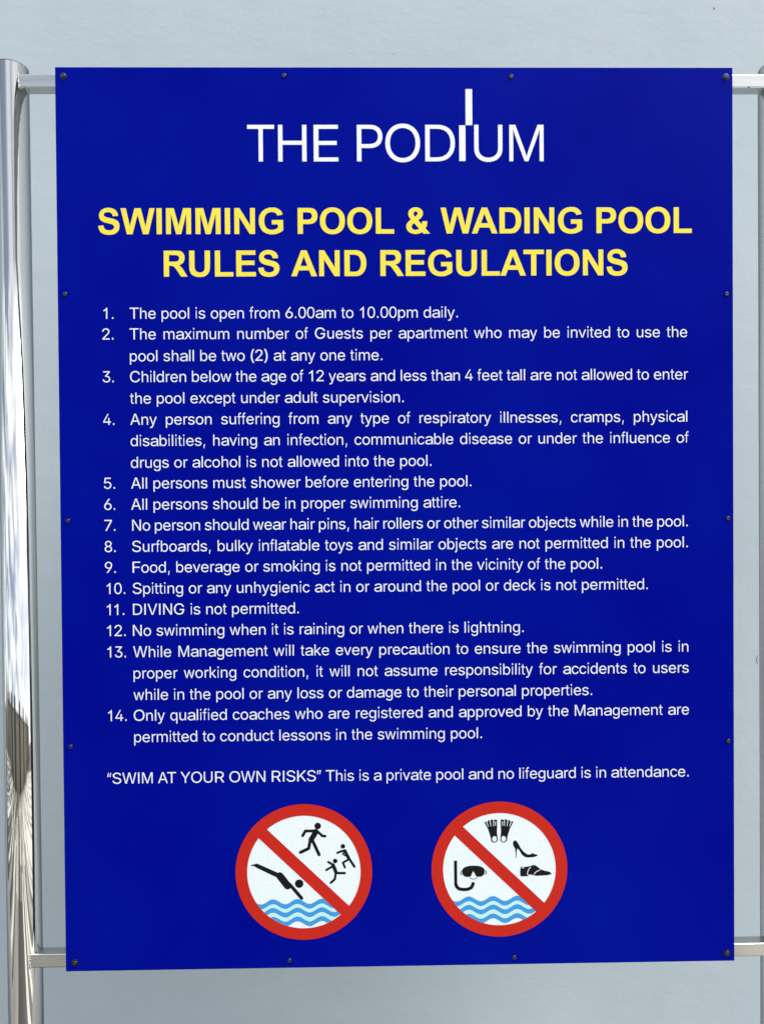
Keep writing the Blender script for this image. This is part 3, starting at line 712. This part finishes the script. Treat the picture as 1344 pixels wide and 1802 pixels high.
art('diving_figure', D1(636, 773, 35) + S1([(468, 702), (535, 790)], 60, 60) + S1([(268, 609), (440, 692)], 33, 38)
    + [ccw(P([(216, 604), (264, 592), (282, 600), (266, 624), (240, 611), (220, 613)], ox, oy))] + S1([(555, 780), (656, 901)], 28)
    + [ccw(P([(455, 675), (478, 676), (512, 722), (470, 740), (428, 706)], ox, oy))], M['black'], g, c1, Y2)

# --- no fins, shoes, snorkels or masks
c2 = (581.8, 1073.4)
g = symbol('prohibition_symbol', c2, 'right round sign, fins, shoes, mask and snorkel crossed out in red', 0, 0)
ox, oy = 671, 670
art('snorkel', stroke(P([(285, 590), (286, 795)], ox, oy), 27, 27, True) + S1([(286, 795), (295, 822), (318, 840), (355, 846), (395, 843), (424, 828), (437, 800)], 27)
    + stroke(P([(437, 802), (440, 782)], ox, oy), 27, 27, True), M['black'], g, c2, Y2)
el = [(441 + 100 * math.copysign(abs(math.cos(a)) ** 0.85, math.cos(a)), 688 + (52 if math.sin(a) < 0 else 56) * math.copysign(abs(math.sin(a)) ** 0.8, math.sin(a))) for a in [2 * math.pi * i / 60 for i in range(60)]]
el = [(x, min(y, 735)) for x, y in el]
art('diving_mask', [ccw(P(el, ox, oy))] + S1([(335, 684), (328, 700), (336, 718)], 6) + S1([(548, 682), (556, 700), (548, 716)], 6) + S1([(408, 744), (440, 757), (474, 744)], 4), M['black'], g, c2, Y2)
art('mask_nose', [ccw(P([(440, 684), (449, 700), (460, 722), (474, 741), (442, 752), (408, 741), (422, 722), (432, 700)], ox, oy))], M['disc_white'], g, c2, Y3)
for mir in (0, 1):
    def q(pts): return [((1336 - x) if mir else x, y) for x, y in pts]
    fin = [ccw(P(q([(541, 252), (553, 247), (562, 262), (572, 240), (585, 237), (590, 250), (598, 233), (616, 231), (622, 240), (634, 232), (653, 234), (652, 300), (650, 340), (656, 400), (598, 402), (588, 365), (572, 315), (556, 285)]), ox, oy))]
    fin += [ccw(disc((1336 - 627 if mir else 627) - ox, 405 - oy, 31))]
    art('swim_fin', fin, M['black'], g, c2, Y2)
    slits = []
    for a, b in (((563, 258), (575, 296)), ((590, 246), (598, 293)), ((620, 240), (620, 290)), ((638, 250), (636, 288))):
        slits += stroke(P(q([a, b]), ox, oy), 7, 4, True)
    art('fin_slits', slits, M['disc_white'], g, c2, Y3)
    art('fin_strap_hole', [ccw([( (1336 - 628 if mir else 628) - ox + 20 * math.cos(t), 403 - oy + 25 * math.sin(t)) for t in [2 * math.pi * i / 24 for i in range(24)]])], M['disc_white'], g, c2, Y3)
art('high_heeled_shoe', [ccw(P([(790, 440), (796, 424), (806, 418), (820, 422), (838, 448), (860, 490), (885, 520), (912, 541), (940, 545), (960, 532), (975, 540), (1005, 548), (1006, 556), (975, 568), (920, 572), (893, 565), (868, 545), (845, 505), (832, 492), (825, 498), (821, 530), (820, 575), (815, 575), (812, 520), (808, 490), (793, 465)], ox, oy))], M['black'], g, c2, Y2)
art('laced_shoe', [ccw(P([(857, 648), (880, 655), (905, 652), (938, 648), (965, 638), (985, 640), (1003, 652), (1030, 675), (1070, 690), (1105, 697), (1124, 710), (1126, 722), (1090, 730), (1000, 734), (955, 724), (925, 720), (922, 736), (855, 736), (852, 700)], ox, oy))], M['black'], g, c2, Y2)
art('shoe_seam', S1([(945, 656), (925, 678), (917, 702), (916, 722)], 5) + S1([(1027, 682), (995, 696), (975, 716)], 5) + S1([(862, 653), (870, 662), (888, 663)], 4), M['disc_white'], g, c2, Y3)

# screws
def screw(u, v, washer, ang, tilt):
    bm = bmesh.new()
    lathe(bm, [(0.0031, 0.0), (0.0031, 0.0004), (0.0028, 0.0010), (0.0022, 0.0014), (0.0013, 0.0015), (0.0010, 0.0006), (0.0, 0.0005)], 20, 'Y', (0, 0, 0))
    o = obj('screw', bm, M['screw'], SGN, True)
    o.location = (u / 1000, -0.0003 - (0.0007 if washer else 0), -v / 1000)
    o.rotation_euler = (R(tilt), ang, R(tilt * 0.7))
    # cross recess: two dark bars laid on the head, painting in its shade
    bm = bmesh.new()
    for k in (0, 1):
        a = k * math.pi / 2
        for s in (1,):
            c, n_ = math.cos(a), math.sin(a)
            pts = [(-0.0017, -0.0003), (0.0017, -0.0003), (0.0017, 0.0003), (-0.0017, 0.0003)]
            bm.faces.new([bm.verts.new((x * c - z * n_, -0.00156 - k * 0.00002, x * n_ + z * c)) for x, z in pts])
    obj('recess_shade', bm, M['painted_tone'], o)
    if washer:
        bm = bmesh.new()
        lathe(bm, [(0.0030, 0.0), (0.0046, 0.0), (0.0048, 0.0003), (0.0046, 0.0005), (0.0030, 0.0006)], 32, 'Y')
        w_ = obj('washer', bm, M['washer'], SGN, True)
        w_.location = (u / 1000, -0.0001, -v / 1000)
        w_.rotation_euler = (R(1.5), 0, R(-1.5))
random.seed(11)
for u, v, w_ in ((11.0, 11.9, 1), (301.9, 11.0, 0), (603.4, 12.3, 0), (890.8, 12.8, 1), (9.9, 298.9, 0), (10.1, 599.4, 0), (10.0, 900.8, 0), (891.3, 301.9, 0),
                 (892.3, 603.2, 0), (892.1, 903.8, 0), (12.3, 1190.9, 1), (298.6, 1192.6, 0), (601.1, 1193.2, 0), (889.6, 1192.0, 1)):
    screw(u, v, w_, random.uniform(0, 1.5), random.uniform(-7, 7))

# ------------------------------------------------------------------ across the deck: unseen wall and piers added for the posts to mirror

M['tan'] = tones('added tan wall', [(0.3, (0.34, 0.28, 0.21)), (0.7, (0.48, 0.41, 0.31))], 0.8, 1.5, (1, 1, 1))
M['mirrored_pier'] = tones('added dark piers', [(0.3, (0.05, 0.05, 0.05)), (0.7, (0.10, 0.10, 0.095))], 0.7, 4, (1, 1, 1))
bm = bmesh.new(); bx(bm, -16, 16, -6.4, -6.1, 0.0, 1.8)
gw = tag(obj('mirrored_wall', bm, M['tan']), 'unseen tan wall across the deck, added for the posts to mirror', 'wall')
bm = bmesh.new(); bx(bm, -16.05, 16.05, -6.45, -6.05, 1.8, 1.87, 0.01)
obj('coping', bm, M['mirrored_pier'], gw)
random.seed(8)
x = -15.0
while x < 15:
    w = random.uniform(0.5, 1.3)
    bm = bmesh.new(); bx(bm, x, x + w, -6.48, -5.95, 0.0, 2.15, 0.02)
    obj('mirrored_pier', bm, M['mirrored_pier'], gw)  # invented piers, giving vertical streaks in the posts' reflections
    x += w + random.uniform(1.2, 3.2)
